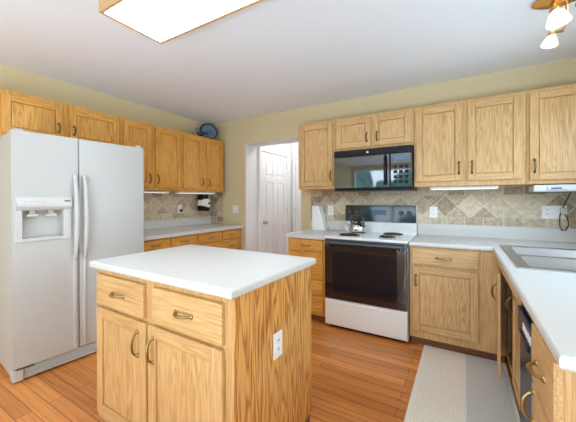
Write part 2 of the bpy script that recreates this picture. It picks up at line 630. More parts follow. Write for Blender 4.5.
window('window_1', PATIO[1] - PATIO[0], PATIO[3] - PATIO[2], 2, (PATIO[0], YF - 0.11, PATIO[2]), 0)
window('window_2', REARWIN[1] - REARWIN[0], REARWIN[3] - REARWIN[2], 2, (REARWIN[0], YF - 0.11, REARWIN[2]), 0)
window('window_3', SINKWIN[1] - SINKWIN[0], SINKWIN[3] - SINKWIN[2], 2, (XR + 0.12, SINKWIN[0], SINKWIN[2]), PI / 2)

# tiled strips of wall under the upper cabinets (local z = 0 where the diamonds begin)
ZD = 1.105
MB().box(0, 1.64, 0, 0.008, 1.02 - ZD, 1.402 - ZD).build('tile_backsplash', M['tile'], wl, loc=(XL + 0.008, 1.76, ZD), rot=(0, 0, PI / 2))
MB().box(0, 0.258, 0, 0.008, 0.915 - ZD, 1.402 - ZD).build('tile_backsplash', M['tile'], wb, loc=(XL, YB - 0.008, ZD))
MB().box(0, XR + 1.661, 0, 0.008, 0.915 - ZD, 1.402 - ZD).build('tile_backsplash', M['tile'], wb, loc=(-1.661, YB - 0.008, ZD))


def panel_door(name, w, h, loc, rz, knob_x, hinge_x):
    """six-panel door; local x across, front faces -y, with its casing"""
    d = MB()
    st, mid = 0.105, w / 2
    d.box(0, w, 0.012, 0.03, 0.01, h)
    rows = ((0.22, 0.86), (1.0, 1.56), (1.66, h - 0.12))
    for a, c in ((0, st), (mid - 0.05, mid + 0.05), (w - st, w)):
        d.box(a, c, 0, 0.012, 0.01, h, 0.004)
    zs = [0.01] + [q for r_ in rows for q in r_] + [h]
    for k in range(0, len(zs), 2):
        d.box(st, mid - 0.05, 0, 0.012, zs[k], zs[k + 1], 0.004)
        d.box(mid + 0.05, w - st, 0, 0.012, zs[k], zs[k + 1], 0.004)
    for a, c in rows:
        for p0, p1 in ((st, mid - 0.05), (mid + 0.05, w - st)):
            d.box(p0 + 0.03, p1 - 0.03, 0.002, 0.014, a + 0.03, c - 0.03, 0.008)
    o = struct(d.build(name, M['trim'], loc=loc, rot=(0, 0, rz)))
    cw = 0.06
    f = MB()
    f.box(-cw - 0.004, -0.004, -0.014, 0.03, 0, h + 0.01 + cw, 0.004)
    f.box(w + 0.004, w + 0.004 + cw, -0.014, 0.03, 0, h + 0.01 + cw, 0.004)
    f.box(-0.004, w + 0.004, -0.014, 0.03, h + 0.01, h + 0.01 + cw, 0.004)
    f.build('door_casing', M['trim'], o)
    mk = Matrix.Translation((knob_x, 0.0, 0.93)) @ Matrix.Rotation(PI / 2, 4, 'X')
    MB().lathe([(0.0, 0.0), (0.032, 0.0), (0.032, 0.006), (0.011, 0.01), (0.011, 0.03), (0.026, 0.04), (0.028, 0.052), (0.02, 0.064), (0, 0.067)], 16, mk).build('door_knob', M['pewter'], o, True)
    for z in (0.25, 1.05, 1.82):
        MB().tube([(hinge_x, -0.004, z), (hinge_x, -0.004, z + 0.09)], 0.007, 8).build('hinge', M['pewter'], o)
    return o


# door on the hall's left wall (faces +x) and the one on the hall's end wall (faces -y)
panel_door('door_1', 0.76, 2.03, (OX0 + 0.032, 3.755, 0.0), PI / 2, 0.065, 0.762)
panel_door('door_2', 0.72, 2.03, (-2.625, 4.749, 0.0), 0, 0.66, -0.002)

# the yard the windows look on
struct(MB().box(-30, 30, -40, YF - 0.3, -0.5, -0.3).build('ground_yard', M['lawn']))
struct(MB().box(-7, 9, -10, YF - 0.16, -0.3, -0.12).build('ground_bounce', M['bounce_ground']))  # added pale ground, throws daylight up onto the ceiling
struct(MB().box(XR + 0.3, 9, YF - 0.16, 9, -0.3, -0.12).build('ground_side_bounce', M['bounce_ground']))  # added unseen ground beside the sink window, reflects light indoors
hb = MB()
for k in range(26):
    cx, cy = -13 + k * 1.05 + random.uniform(-.3, .3), -15 + random.uniform(-1.5, 1.5)
    hh = random.uniform(1.6, 4.2)
    mt = Matrix.Translation((cx, cy, hh * 0.45)) @ Matrix.Diagonal((1.1, 1.0, hh * 0.5 + 0.35, 1))
    bmesh.ops.create_icosphere(hb.bm, subdivisions=3, radius=1.0, matrix=mt)
for v_ in hb.bm.verts:
    v_.co += Vector((random.uniform(-.16, .16), random.uniform(-.16, .16), random.uniform(-.16, .16)))
hd = hb.build('hedge', M['leaves'])
hd['kind'] = 'stuff'
tag(hd, 'loose green hedge far across the lawn outside', 'hedge')

# ------------------------------------------------------------------ cabinets
OAK_TONE = ['oak']
_pull = {}


def pull_mesh(kind, length, mat):
    key = (kind, round(length, 3), mat.name)
    if key in _pull:
        return _pull[key]
    mb = MB()
    n = 10
    h = length / 2
    pts, rad = [], []
    for i in range(n + 1):
        s_ = -1 + 2 * i / n
        out = 0.004 + 0.024 * (1 - abs(s_) ** 3.0)
        p = (s_ * h * 0.98, -out)
        pts.append((p[0], p[1], 0) if kind == 'h' else (0, p[1], p[0]))
        rad.append(0.0048 + 0.003 * (1 - abs(s_)))
    mb.tube(pts, rad, 8)
    for e in (-1, 1):
        c = (e * h * 0.98, 0, 0) if kind == 'h' else (0, 0, e * h * 0.98)
        mk = Matrix.Translation(c) @ Matrix.Rotation(PI / 2, 4, 'X')
        mb.lathe([(0, 0), (0.011, 0), (0.010, 0.004), (0.006, 0.008), (0, 0.009)], 10, mk)
    o = mb.build('handle', mat, smooth=True)
    me = o.data
    bpy.data.objects.remove(o)
    _pull[key] = me
    return me


def add_pull(parent, x, y, z, kind, length=0.1, mat=None):
    o = bpy.data.objects.new('handle', pull_mesh(kind, length, mat or M['brass']))
    COL.objects.link(o)
    o.parent = parent
    o.location = (x, y, z)
    return o


def add_door(root, x0, x1, z0, z1, base, handle=None, hmat=None, hlen=0.1, swing=None):
    """framed door with a sunken panel; local origin at its lower left front corner"""
    w, h, st, t_ = x1 - x0, z1 - z0, 0.056, 0.02
    d = MB()
    d.box(0, st, 0, t_, 0, h, 0.0035)
    d.box(w - st, w, 0, t_, 0, h, 0.0035)
    d.box(st, w - st, 0, t_, 0, st, 0.0035, mi=1)
    d.box(st, w - st, 0, t_, h - st, h, 0.0035, mi=1)
    o = d.build('door', [M[OAK_TONE[0] + '_v'], M[OAK_TONE[0] + '_h']], root, loc=(x0, -t_, z0 - base))
    if swing:
        o.rotation_euler = (0, 0, swing)
    p = MB()
    p.box(st - 0.004, w - st + 0.004, 0.015, t_ - 0.002, st - 0.004, h - st + 0.004)
    p.box(st + 0.004, w - st - 0.004, 0.0075, 0.0155, st + 0.004, h - st - 0.004, 0.002, 1)
    p.build('panel', M[OAK_TONE[0] + '_panel'], o)
    if handle:
        hx, hz = handle
        add_pull(o, hx - x0, 0, hz - z0, 'v', hlen, hmat)
    return o


def add_drawer(root, x0, x1, z0, z1, base, pull=True, hmat=None):
    w, h, t_ = x1 - x0, z1 - z0, 0.02
    d = MB()
    d.box(0, w, 0.006, t_, 0, h)
    d.box(0.0, w, 0, 0.0075, 0.0, h, 0.006, 2)
    o = d.build('drawer', M[OAK_TONE[0] + '_h'], root, loc=(x0, -t_, z0 - base))
    if pull:
        add_pull(o, w / 2, 0, h / 2, 'h', 0.1, hmat)
    return o


def cabinet(label, loc, rz, w, d, z0, z1, toe=False, body=None, hollow=False, name='wall_cabinet', group=None, cat='cabinet'):
    r_ = thing(name, label, cat, (loc[0], loc[1], z0 if not toe else 0), rz, group)
    base = 0 if toe else z0
    b_ = MB()
    if toe:
        if hollow:
            b_.box(0, 0.018, 0.018, d, 0.085, z1)
            b_.box(w - 0.018, w, 0.018, d, 0.085, z1)
            b_.box(0.018, w - 0.018, 0.018, d, 0.085, 0.118)
            b_.box(0.018, w - 0.018, d - 0.01, d, 0.118, z1)
            b_.box(0, 0.11, 0, 0.018, 0.085, z1)
            b_.box(w - 0.03, w, 0, 0.018, 0.085, z1)
            b_.box(0.50, 0.53, 0, 0.018, 0.13, z1 - 0.03)
            b_.box(0.11, w - 0.03, 0, 0.018, 0.085, 0.135)
            b_.box(0.11, w - 0.03, 0, 0.018, 0.715, 0.735)
            b_.box(0.11, w - 0.03, 0, 0.018, z1 - 0.03, z1)
        else:
            b_.box(0, w, 0.0, d, 0.085, z1, 0.002, 1)
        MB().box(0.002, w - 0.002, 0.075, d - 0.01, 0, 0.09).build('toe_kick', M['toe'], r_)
    else:
        b_.box(0, w, 0, d, 0, z1 - z0, 0.002, 1)
    b_.build('body', body or M[OAK_TONE[0] + '_v'], r_)
    return r_


ZT, ZB, YU = 2.159, 1.40, YB - 0.325
DEP = 0.32
DB = M['dark_brass']
# back wall uppers
g = 'oak wall cabinets on the back wall'
c = cabinet('oak wall cabinet left of the black microwave, single tall door', (-1.663, YU), 0, 0.456, DEP, ZB, ZT, group=g)
add_door(c, 0.03, 0.432, 1.432, 2.13, ZB, (0.41, 1.545), DB)
c = cabinet('short oak wall cabinet above the black microwave, two small doors', (-1.205, YU), 0, 0.798, DEP, 1.80, ZT, group=g)
add_door(c, 0.018, 0.39, 1.832, 2.13, 1.80, (0.352, 1.925), DB, 0.085)
add_door(c, 0.417, 0.775, 1.832, 2.13, 1.80, (0.455, 1.925), DB, 0.085)
c = cabinet('two-door oak wall cabinet directly right of the microwave', (-0.405, YU), 0, 0.842, DEP, ZB, ZT, group=g)
add_door(c, 0.021, 0.398, 1.446, 2.132, ZB, (0.372, 1.56), DB)
add_door(c, 0.441, 0.815, 1.446, 2.132, ZB, (0.47, 1.56), DB)
c = cabinet('oak wall cabinet at the right edge above the silver radio', (0.439, YU), 0, XR - 0.441, DEP, ZB, ZT, group=g)
add_door(c, 0.02, 0.40, 1.432, 2.132, ZB, (0.05, 1.545), DB)
# left wall uppers
OAK_TONE[0] = 'amber'
XU = XL + 0.325
g = 'oak wall cabinets on the left wall'
c = cabinet('short oak wall cabinet above the white refrigerator', (XU, 0.72), PI / 2, 1.055, DEP, 1.785, ZT, group=g)
add_door(c, 0.12, 0.535, 1.815, 2.13, 1.785, (0.50, 1.925), DB, 0.075)
add_door(c, 0.585, 1.035, 1.815, 2.13, 1.785, (0.62, 1.925), DB, 0.075)
c = cabinet('oak wall cabinet beside the refrigerator, above the wall outlet', (XU, 1.777), PI / 2, 0.792, DEP, ZB, ZT, group=g)
add_door(c, 0.03, 0.355, 1.432, 2.13, ZB, (0.33, 1.53), DB)
add_door(c, 0.41, 0.77, 1.432, 2.13, ZB, (0.435, 1.53), DB)
c = cabinet('oak wall cabinet in the left corner with the blue plate on top', (XU, 2.571), PI / 2, 0.776, DEP, ZB, ZT, group=g)
add_door(c, 0.022, 0.352, 1.432, 2.13, ZB, (0.327, 1.53), DB)
add_door(c, 0.43, 0.74, 1.432, 2.13, ZB, (0.455, 1.53), DB)

ZCT = 0.876     # underside of the counters
# left wall base cabinets
XF = XL + 0.61
g = 'oak base cabinets on the left wall'
c = cabinet('oak base cabinet beside the refrigerator under the left counter', (XF, 1.80), PI / 2, 0.76, 0.60, 0, ZCT, True, name='base_cabinet', group=g)
add_drawer(c, 0.015, 0.35, 0.745, 0.86, 0)
add_drawer(c, 0.375, 0.74, 0.745, 0.86, 0)
add_door(c, 0.015, 0.35, 0.13, 0.725, 0, (0.325, 0.63))
add_door(c, 0.375, 0.74, 0.13, 0.725, 0, (0.40, 0.63))
c = cabinet('oak base cabinet in the corner by the doorway with paired drawers', (XF, 2.562), PI / 2, 0.83, 0.60, 0, ZCT, True, name='base_cabinet', group=g)
add_drawer(c, 0.015, 0.415, 0.745, 0.86, 0)
add_drawer(c, 0.44, 0.80, 0.745, 0.86, 0)
add_drawer(c, 0.44, 0.80, 0.58, 0.725, 0)
add_door(c, 0.015, 0.415, 0.13, 0.725, 0, (0.05, 0.63))
add_drawer(c, 0.44, 0.80, 0.36, 0.56, 0)
add_drawer(c, 0.44, 0.80, 0.13, 0.34, 0)
# back wall base cabinets
OAK_TONE[0] = 'amber'
YF0 = YB - 0.61
c = cabinet('narrow oak four-drawer base cabinet left of the white range', (-1.64, YF0), 0, 0.435, 0.60, 0, ZCT, True, name='base_cabinet')
for z0_, z1_ in ((0.748, 0.862), (0.465, 0.725), (0.305, 0.445), (0.125, 0.285)):
    add_drawer(c, 0.022, 0.415, z0_, z1_, 0)
OAK_TONE[0] = 'oak'
c = cabinet('oak base cabinet right of the range with one drawer over one door', (-0.405, YF0), 0, 0.683, 0.60, 0, ZCT, True, name='base_cabinet')
add_drawer(c, 0.022, 0.508, 0.722, 0.858, 0)
add_door(c, 0.026, 0.508, 0.15, 0.70, 0, (0.052, 0.585), None, 0.085)
# right run (faces -x); local x runs from the far corner towards the camera
XS = 0.22
XSINK = 0.28    # the sink base stands further back than its neighbours
c = cabinet('oak sink base cabinet with its far door swung open in the right run', (XSINK, 2.85), -PI / 2, 1.178, 0.54, 0, ZCT, True, name='sink_base_cabinet', hollow=True)
for a_, b_ in ((0.11, 0.62), (0.64, 1.15)):
    t_o = add_drawer(c, a_, b_, 0.735, 0.862, 0, False)
    t_o.rotation_euler = (0.5, 0, 0)
    t_o.location.y -= 0.004
ajar = add_door(c, 0.07, 0.50, 0.13, 0.80, 0, (0.465, 0.67), None, 0.11, -0.083)
ajar.location = (0.068, -0.058, 0.13)
add_door(c, 0.525, 0.83, 0.13, 0.715, 0, (0.555, 0.625), M['dark_brass'])
add_door(c, 0.85, 1.15, 0.13, 0.715, 0, (1.12, 0.625))
c = cabinet('oak drawer cabinet at the near end of the right counter', (XS, 1.318), -PI / 2, 0.298, 0.60, 0, ZCT, True, name='base_cabinet')
add_drawer(c, 0.004, 0.298, 0.665, 0.855, 0)
add_door(c, 0.004, 0.298, 0.13, 0.65, 0, (0.04, 0.585))

# ------------------------------------------------------------------ countertops


def counter(label, mb, splash, test, off=0.012):
    mb.bevel_where(test, off, 4)
    o = mb.build('countertop', M['counter'], smooth=True)
    tag(o, label, 'countertop')
    for q in splash:
        MB().box(*q, 0.004).build('backsplash_strip', M['counter'], o)
    return o


def top_or_bottom(ylim=None, xlim=None):
    def t(a, c_):
        if abs(a.z - c_.z) > 1e-5:
            return False
        return (ylim is None or (a.y < ylim and c_.y < ylim)) and (xlim is None or (a.x > xlim and c_.x > xlim))
    return t


counter('white countertop along the left wall beside the refrigerator',
        MB().cells([XL + 0.002, -2.753], [1.797, YB - 0.01], lambda i, j_: True, ZCT, 0.914),
        [(XL + 0.001, XL + 0.02, 1.797, YB - 0.01, 0.9135, 1.022)], top_or_bottom(None, -2.9))
counter('short white countertop left of the range holding the knife block',
        MB().cells([-1.669, -1.2], [2.767, YB - 0.009], lambda i, j_: True, ZCT, 0.914),
        [(-1.664, -1.2, YB - 0.028, YB - 0.009, 0.9135, 1.022)], top_or_bottom(3.2))
SX0, SX1, SY0, SY1 = 0.262, 0.745, 1.995, 2.87      # cut-out for the sink
mb = MB().cells([-0.408, 0.193, SX0, SX1, XR - 0.002], [0.931, SY0, SY1 - 0.103, SY1, YB - 0.009],
                lambda i, j_: not (i == 2 and j_ in (1, 2)) and not (i == 0 and j_ < 2), ZCT, 0.914)
# (the notch line y = 2.767 is the third y cut)
mb.bevel_where(lambda a, c_: abs(a.z - c_.z) > 0.01 and abs(a.y - 0.931) < 1e-4 and abs(a.x - 0.193) < 1e-4, 0.045, 6)


def rim_edges(a, c_):
    if abs(a.z - c_.z) > 1e-5:
        return False
    if SX0 - 1e-3 <= min(a.x, c_.x) and max(a.x, c_.x) <= SX1 + 1e-3 and SY0 - 1e-3 <= min(a.y, c_.y) and max(a.y, c_.y) <= SY1 + 1e-3:
        return False
    return max(a.x, c_.x) < 0.25 or max(a.y, c_.y) < 0.98


counter('large white L-shaped countertop around the steel sink', mb,
        [(-0.408, XR - 0.002, YB - 0.028, YB - 0.009, 0.9135, 1.028), (XR - 0.021, XR - 0.002, 0.95, YB - 0.029, 0.9135, 1.028)], rim_edges)

# ------------------------------------------------------------------ sink
SK = thing('kitchen_sink', 'stainless double-bowl sink set in the right countertop', 'sink', (0, 0, 0.9145))
B1, B2 = (0.303, 0.70, 2.03, 2.405), (0.303, 0.70, 2.435, 2.825)
mb = MB().cells([0.247, B1[0], B1[1], 0.76], [1.982, B1[2], B1[3], B2[2], B2[3], 2.885], lambda i, j_: not (i == 1 and j_ in (1, 3)), 0.0, 0.007)
mb.bevel_where(lambda a, c_: abs(a.z - c_.z) < 1e-5 and a.z > 0.003, 0.003, 2)
mb.build('rim', M['steel'], SK, True)
for q in (B1, B2):
    x0, x1, y0, y1 = q
    bm_ = MB()
    bm = bm_.bm
    dz, t_ = -0.17, 0.02
    top = [bm.verts.new(p) for p in ((x0, y0, 0.003), (x1, y0, 0.003), (x1, y1, 0.003), (x0, y1, 0.003))]
    bot = [bm.verts.new(p) for p in ((x0 + t_, y0 + t_, dz), (x1 - t_, y0 + t_, dz), (x1 - t_, y1 - t_, dz), (x0 + t_, y1 - t_, dz))]
    bm.faces.new(bot)
    for k in range(4):
        bm.faces.new((top[k], bot[k], bot[(k + 1) % 4], top[(k + 1) % 4]))
    bmesh.ops.recalc_face_normals(bm, faces=bm.faces[:])
    bmesh.ops.bevel(bm, geom=[e for e in bm.edges if len(e.link_faces) == 2], offset=0.03, segments=4, profile=0.5, affect='EDGES')
    bo = bm_.build('bowl', M['steel'], SK, True)
    MB().lathe([(0, dz + 0.003), (0.03, dz + 0.003), (0.04, dz + 0.006), (0.044, dz + 0.001)], 20,
               Matrix.Translation(((x0 + x1) / 2, (y0 + y1) / 2, 0))).build('drain', M['chrome'], bo, True)

# ------------------------------------------------------------------ dishwasher
DW = thing('dishwasher', 'black slim dishwasher between the sink cabinet and the end drawer', 'dishwasher', (XS, 1.668, 0), -PI / 2)
MB().box(0.004, 0.343, 0.0, 0.56, 0.1, ZCT - 0.01).build('body', M['black'], DW)
MB().box(0.004, 0.343, 0.07, 0.5, 0.0, 0.101).build('toe_kick', M['black'], DW)
MB().box(0.006, 0.341, -0.006, 0.0, 0.11, 0.70, 0.003).build('door', M['navy'], DW)
cp = MB().box(0.006, 0.341, -0.014, 0.0, 0.703, 0.812, 0.005, 3).build('control_panel', M['navy'], DW)
k_ = MB()
for i in range(5):
    k_.box(0.15 + i * 0.035, 0.172 + i * 0.035, -0.0165, -0.0135, 0.755, 0.785, 0.001)
k_.build('button_row', M['radio'], cp)
MB().box(0.07, 0.27, -0.019, -0.013, 0.712, 0.73, 0.003).build('latch_grip', M['black'], cp)

# ------------------------------------------------------------------ island
IR = math.radians(-0.8)
IX, IY, IW, ID, IZ = -1.732, 0.872, 0.987, 0.64, 0.915
isl = cabinet('oak kitchen island cabinet under the white square top', (IX, IY), IR, IW, ID, 0, IZ, True, name='kitchen_island', cat='kitchen island')
# heavier figured veneer on the two ends, notched over the toe space
for xa, xb in ((IW, IW + 0.005), (-0.005, 0.0)):
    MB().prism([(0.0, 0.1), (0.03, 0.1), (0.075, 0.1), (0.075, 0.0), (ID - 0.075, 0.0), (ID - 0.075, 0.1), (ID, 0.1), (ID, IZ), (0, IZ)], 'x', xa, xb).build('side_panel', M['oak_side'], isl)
add_drawer(isl, 0.018, 0.445, 0.723, 0.884, 0)
add_drawer(isl, 0.510, 0.944, 0.723, 0.884, 0)
add_door(isl, 0.016, 0.460, 0.13, 0.705, 0, (0.396, 0.597), None, 0.115)
add_door(isl, 0.478, 0.944, 0.13, 0.705, 0, (0.516, 0.597), None, 0.115)
mb = MB().cells([-0.022, IW + 0.022], [-0.036, ID + 0.026], lambda i, j_: True, IZ, 0.953)
mb.bevel_where(lambda a, c_: abs(a.z - c_.z) > 0.01, 0.02, 4)
mb.bevel_where(top_or_bottom(), 0.011, 4)
o = mb.build('countertop', M['counter'], smooth=True, loc=(IX, IY, 0), rot=(0, 0, IR))
tag(o, 'thick white square countertop on the kitchen island', 'countertop')


def outlet(label, loc, rz, gangs=1, kind='outlet', name='wall_outlet', cat='outlet'):
    """plate hangs on a wall; local x across, front faces -y, origin at the plate's centre on the wall"""
    r_ = thing(name, label, cat, loc, rz)
    w = 0.036 + 0.046 * (gangs - 1) if kind == 'outlet' else 0.056
    MB().box(-w, w, -0.006, 0, -0.058, 0.058, 0.003).build('plate', M['plate_white'], r_)
    for k in range(gangs):
        cx = (k - (gangs - 1) / 2) * 0.092
        if kind == 'switch':
            for sx in (-0.023, 0.023):
                MB().box(sx - 0.006, sx + 0.006, -0.016, -0.005, -0.004, 0.014, 0.002).build('toggle', M['plate_white'], r_)
            continue
        for dz in (-0.02, 0.02):
            s_ = MB().box(cx - 0.016, cx + 0.016, -0.008, -0.005, dz - 0.014, dz + 0.014, 0.003).build('socket', M['plate_white'], r_)
            q = MB()
            q.box(cx - 0.008, cx - 0.005, -0.0086, -0.0075, dz - 0.003, dz + 0.007)
            q.box(cx + 0.005, cx + 0.008, -0.0086, -0.0075, dz - 0.003, dz + 0.007)
            q.build('slots', M['slot'], s_)
    return r_


YT = YB - 0.008
outlet('white wall outlet right of the range on the tile', (-0.263, YT, 1.15), 0)
outlet('white wall outlet beside the knife block left of the range', (-1.39, YT, 1.152), 0)
outlet('wide white outlet plate under the silver radio at the right edge', (0.672, YT, 1.165), 0, 2)
outlet('white wall outlet on the left tile with a black plug in it', (XL + 0.008, 2.80, 1.158), PI / 2)
outlet('white light switch plate on the beige wall by the doorway', (-2.907, YB, 1.147), 0, 1, 'switch', 'light_switch', 'light switch')
sp_ = Matrix.Rotation(IR, 4, 'Z') @ Vector((IW + 0.005, 0.292, 0))
outlet('white outlet plate on the orange oak end of the island', (IX + sp_.x, IY + sp_.y, 0.615), PI / 2 + IR)

# ------------------------------------------------------------------ refrigerator
FA = math.radians(90 - 5.5)
FW, FH = 0.94, 1.776
fr = thing('refrigerator', 'white side-by-side refrigerator with an ice and water dispenser', 'refrigerator', (-2.675, 0.78, 0), FA)
MB().box(0.004, FW - 0.004, 0.075, 0.69, 0.03, FH - 0.005, 0.006).build('body', M['fridge'], fr)
GX = 0.402


def fridge_door(x0, x1, name, hole=None):
    mb = MB()
    bm = mb.bm
    z0, z1 = 0.105, FH
    if not hole:
        mb.box(x0, x1, 0, 0.068, z0, z1, 0.012, 4)
        return mb.build(name, M['fridge'], fr, True)
    a0, a1, c0, c1, dp = hole
    for q in ((x0, a0, z0, z1), (a1, x1, z0, z1)):
        pass
    mb.cells([x0, a0, a1, x1], [z0, c0, c1, z1], lambda i, j_: not (i == 1 and j_ == 1), 0, 0.068)
    # cells() lays the slab flat; stand it up: (x, y, z) -> (x, 0.068 - z, y)
    for v in bm.verts:
        v.co = Vector((v.co.x, 0.068 - v.co.z, v.co.y))
    mb.bevel_where(lambda p, q_: all(min(abs(t.x - x0), abs(t.x - x1), abs(t.z - z0), abs(t.z - z1)) < 1e-5 for t in (p, q_)), 0.012, 4)
    mb.box(a0 - 0.005, a1 + 0.005, 0.062, 0.067, c0 - 0.005, c1 + 0.005)
    return mb.build(name, M['fridge'], fr, True)


RX0, RX1, RZ0, RZ1 = 0.056, 0.298, 1.008, 1.222
fd = fridge_door(0.0, GX - 0.004, 'freezer_door', (RX0, RX1, RZ0, RZ1, 0.06))
rd = fridge_door(GX + 0.004, FW, 'refrigerator_door')
# dispenser
f = MB()
f.box(0.016, RX0, -0.008, 0.004, 0.988, 1.312, 0.003)
f.box(RX1, 0.352, -0.008, 0.004, 0.988, 1.312, 0.003)
f.box(RX0 - 0.002, RX1 + 0.002, -0.008, 0.004, 0.988, RZ0, 0.003)
f.build('dispenser_frame', M['fridge_trim'], fd)
cpn = MB().prism([(0.0, RZ1 - 0.012), (-0.014, RZ1 - 0.004), (-0.030, 1.24), (-0.030, 1.262), (-0.016, 1.30), (-0.008, 1.314), (0.0, 1.314)], 'x', 0.02, 0.351, 0.003).build('dispenser_panel', M['fridge_trim'], fd)
b_ = MB()
for i in range(4):
    b_.box(0.06 + i * 0.035, 0.083 + i * 0.035, -0.0275, -0.0255, 1.272, 1.28)
b_.build('button_row', M['fridge_grey'], cpn)
MB().box(0.30, 0.338, -0.028, -0.022, 1.276, 1.284).build('badge', M['slot'], cpn)
MB().box(RX0 + 0.004, RX1 - 0.004, 0.0, 0.058, RZ0 - 0.001, RZ0 + 0.005).build('drip_tray', M['fridge_grey'], fd)
for px_ in (0.085, 0.195):
    MB().box(px_, px_ + 0.066, 0.008, 0.03, 1.165, 1.186, 0.006, 3).build('paddle', M['fridge_trim'], fd)
    MB().box(px_ + 0.015, px_ + 0.05, 0.02, 0.06, 1.186, 1.222, 0.004).build('dispenser_chute', M['fridge_grey'], fd)
# handles: bowed grips running on as slim rails along the meeting edges
for nm, par, hx in (('handle', fd, 0.372), ('handle', rd, 0.438)):
    h_ = MB()
    n = 22
    pts, rad = [], []
    for i in range(n + 1):
        t_ = i / n
        z = 0.82 + 0.66 * t_
        out = 0.012 + 0.045 * (math.sin(PI * t_) ** 0.55 if 0 < t_ < 1 else 0)
        pts.append((hx, -out, z))
        rad.append(0.013 + 0.004 * math.sin(PI * t_))
    h_.tube(pts, rad, 10)
    h_.box(hx - 0.012, hx + 0.012, -0.014, 0.002, 0.12, 0.85, 0.005)
    h_.build(nm, M['fridge_trim'], par, True)
# bottom grille and hinge covers
gr = MB()
gr.box(0.0, FW, 0.02, 0.08, 0.012, 0.098, 0.006)
for i in range(5):
    gr.box(0.07, FW - 0.07, 0.008, 0.03, 0.02 + i * 0.015, 0.028 + i * 0.015, 0.002)
gr.box(0.0, 0.06, 0.0, 0.05, 0.012, 0.098, 0.008)
gr.box(FW - 0.06, FW, 0.0, 0.05, 0.012, 0.098, 0.008)
gr.build('kick_grille', M['fridge_trim'], fr)
for hx in (0.045, FW - 0.045):
    MB().prism([(0.012, FH), (0.10, FH), (0.10, FH + 0.012), (0.03, FH + 0.022), (0.012, FH + 0.01)], 'x', hx - 0.022, hx + 0.022, 0.003).build('hinge_cover', M['fridge_trim'], fr)
MB().box(0.02, 0.12, -0.004, 0.03, 0.094, 0.104, 0.002).build('bottom_hinge', M['dark_grey'], fr)
ft = MB()
for fx_, fy_ in ((0.06, 0.12), (FW - 0.06, 0.12), (0.06, 0.62), (FW - 0.06, 0.62)):
    ft.tube([(fx_, fy_, 0), (fx_, fy_, 0.035)], 0.018, 10)
ft.build('levelling_feet', M['black'], fr)

# ------------------------------------------------------------------ range
RW = 0.776
rg = thing('electric_range', 'white electric range with a black glass oven door', 'range', (-1.193, 2.752, 0))
MB().box(0.0, RW, 0.03, 0.625, 0.03, 0.905, 0.003).build('body', M['enamel'], rg)
MB().box(0.03, RW - 0.03, 0.07, 0.6, 0.0, 0.035).build('plinth', M['black'], rg)
dr = MB().box(0.002, RW - 0.002, 0.0, 0.035, 0.045, 0.298, 0.006).build('storage_drawer', M['enamel'], rg)
MB().box(0.12, RW - 0.12, -0.004, 0.003, 0.262, 0.272, 0.003).build('finger_lip', M['enamel'], dr)
od = MB().box(0.002, RW - 0.002, -0.006, 0.035, 0.306, 0.838, 0.005).build('oven_door', M['black_glass'], rg)
MB().box(0.085, RW - 0.085, -0.0085, -0.0055, 0.365, 0.775, 0.001).build('oven_window', M['oven_glass'], od)
h_ = MB()
h_.tube([(0.03, -0.05, 0.862), (RW - 0.03, -0.05, 0.862)], 0.013, 12)
for hx in (0.05, RW - 0.05):
    h_.box(hx - 0.014, hx + 0.014, -0.05, 0.0, 0.815, 0.868, 0.006)
h_.build('handle', M['dark_grey'], od, True)
MB().box(0.002, RW - 0.002, 0.004, 0.035, 0.842, 0.893, 0.003).build('vent_trim', M['dark_grey'], rg)
MB().box(-0.002, RW + 0.002, -0.004, 0.60, 0.894, 0.918, 0.006, 3).build('cooktop', M['enamel'], rg)
for cx, cy, rr in ((0.20, 0.43, 0.075), (0.57, 0.43, 0.10), (0.20, 0.16, 0.10), (0.57, 0.16, 0.075)):
    pan = MB().lathe([(rr + 0.018, 0.0), (rr + 0.016, 0.004), (rr + 0.004, 0.003), (rr * 0.6, -0.004 + 0.005), (0, 0.001)], 28,
                     Matrix.Translation((cx, cy, 0.9185))).build('drip_pan', M['chrome'], rg, True)
    pts = [(cx + (0.012 + (rr - 0.012) * k / 90) * math.cos(k * 2 * PI * 4 / 90), cy + (0.012 + (rr - 0.012) * k / 90) * math.sin(k * 2 * PI * 4 / 90), 0.929) for k in range(91)]
    MB().tube(pts, 0.005, 6).build('coil', M['coil'], pan, True)
bgd = MB().prism([(0.585, 0.905), (0.642, 0.905), (0.642, 1.222), (0.612, 1.222), (0.597, 1.03), (0.585, 1.02)], 'x', 0.0, RW, 0.004).build('backguard', M['enamel'], rg)
# black sloped console on the backguard
con = MB().prism([(0.586, 1.033), (0.6, 1.033), (0.614, 1.216), (0.601, 1.218)], 'x', 0.006, RW - 0.004, 0.002).build('control_console', M['console'], bgd)
for kx in (0.07, 0.15, RW - 0.15, RW - 0.07):
    mk = Matrix.Translation((kx, 0.594, 1.135)) @ Matrix.Rotation(PI / 2 - 0.08, 4, 'X')
    MB().lathe([(0.025, 0), (0.023, 0.018), (0.017, 0.024), (0, 0.025)], 20, mk).build('knob', M['knob'], bgd, True)
MB().box(0.31, 0.47, 0.589, 0.60, 1.11, 1.165, 0.002).build('clock_display', M['lcd'], bgd)

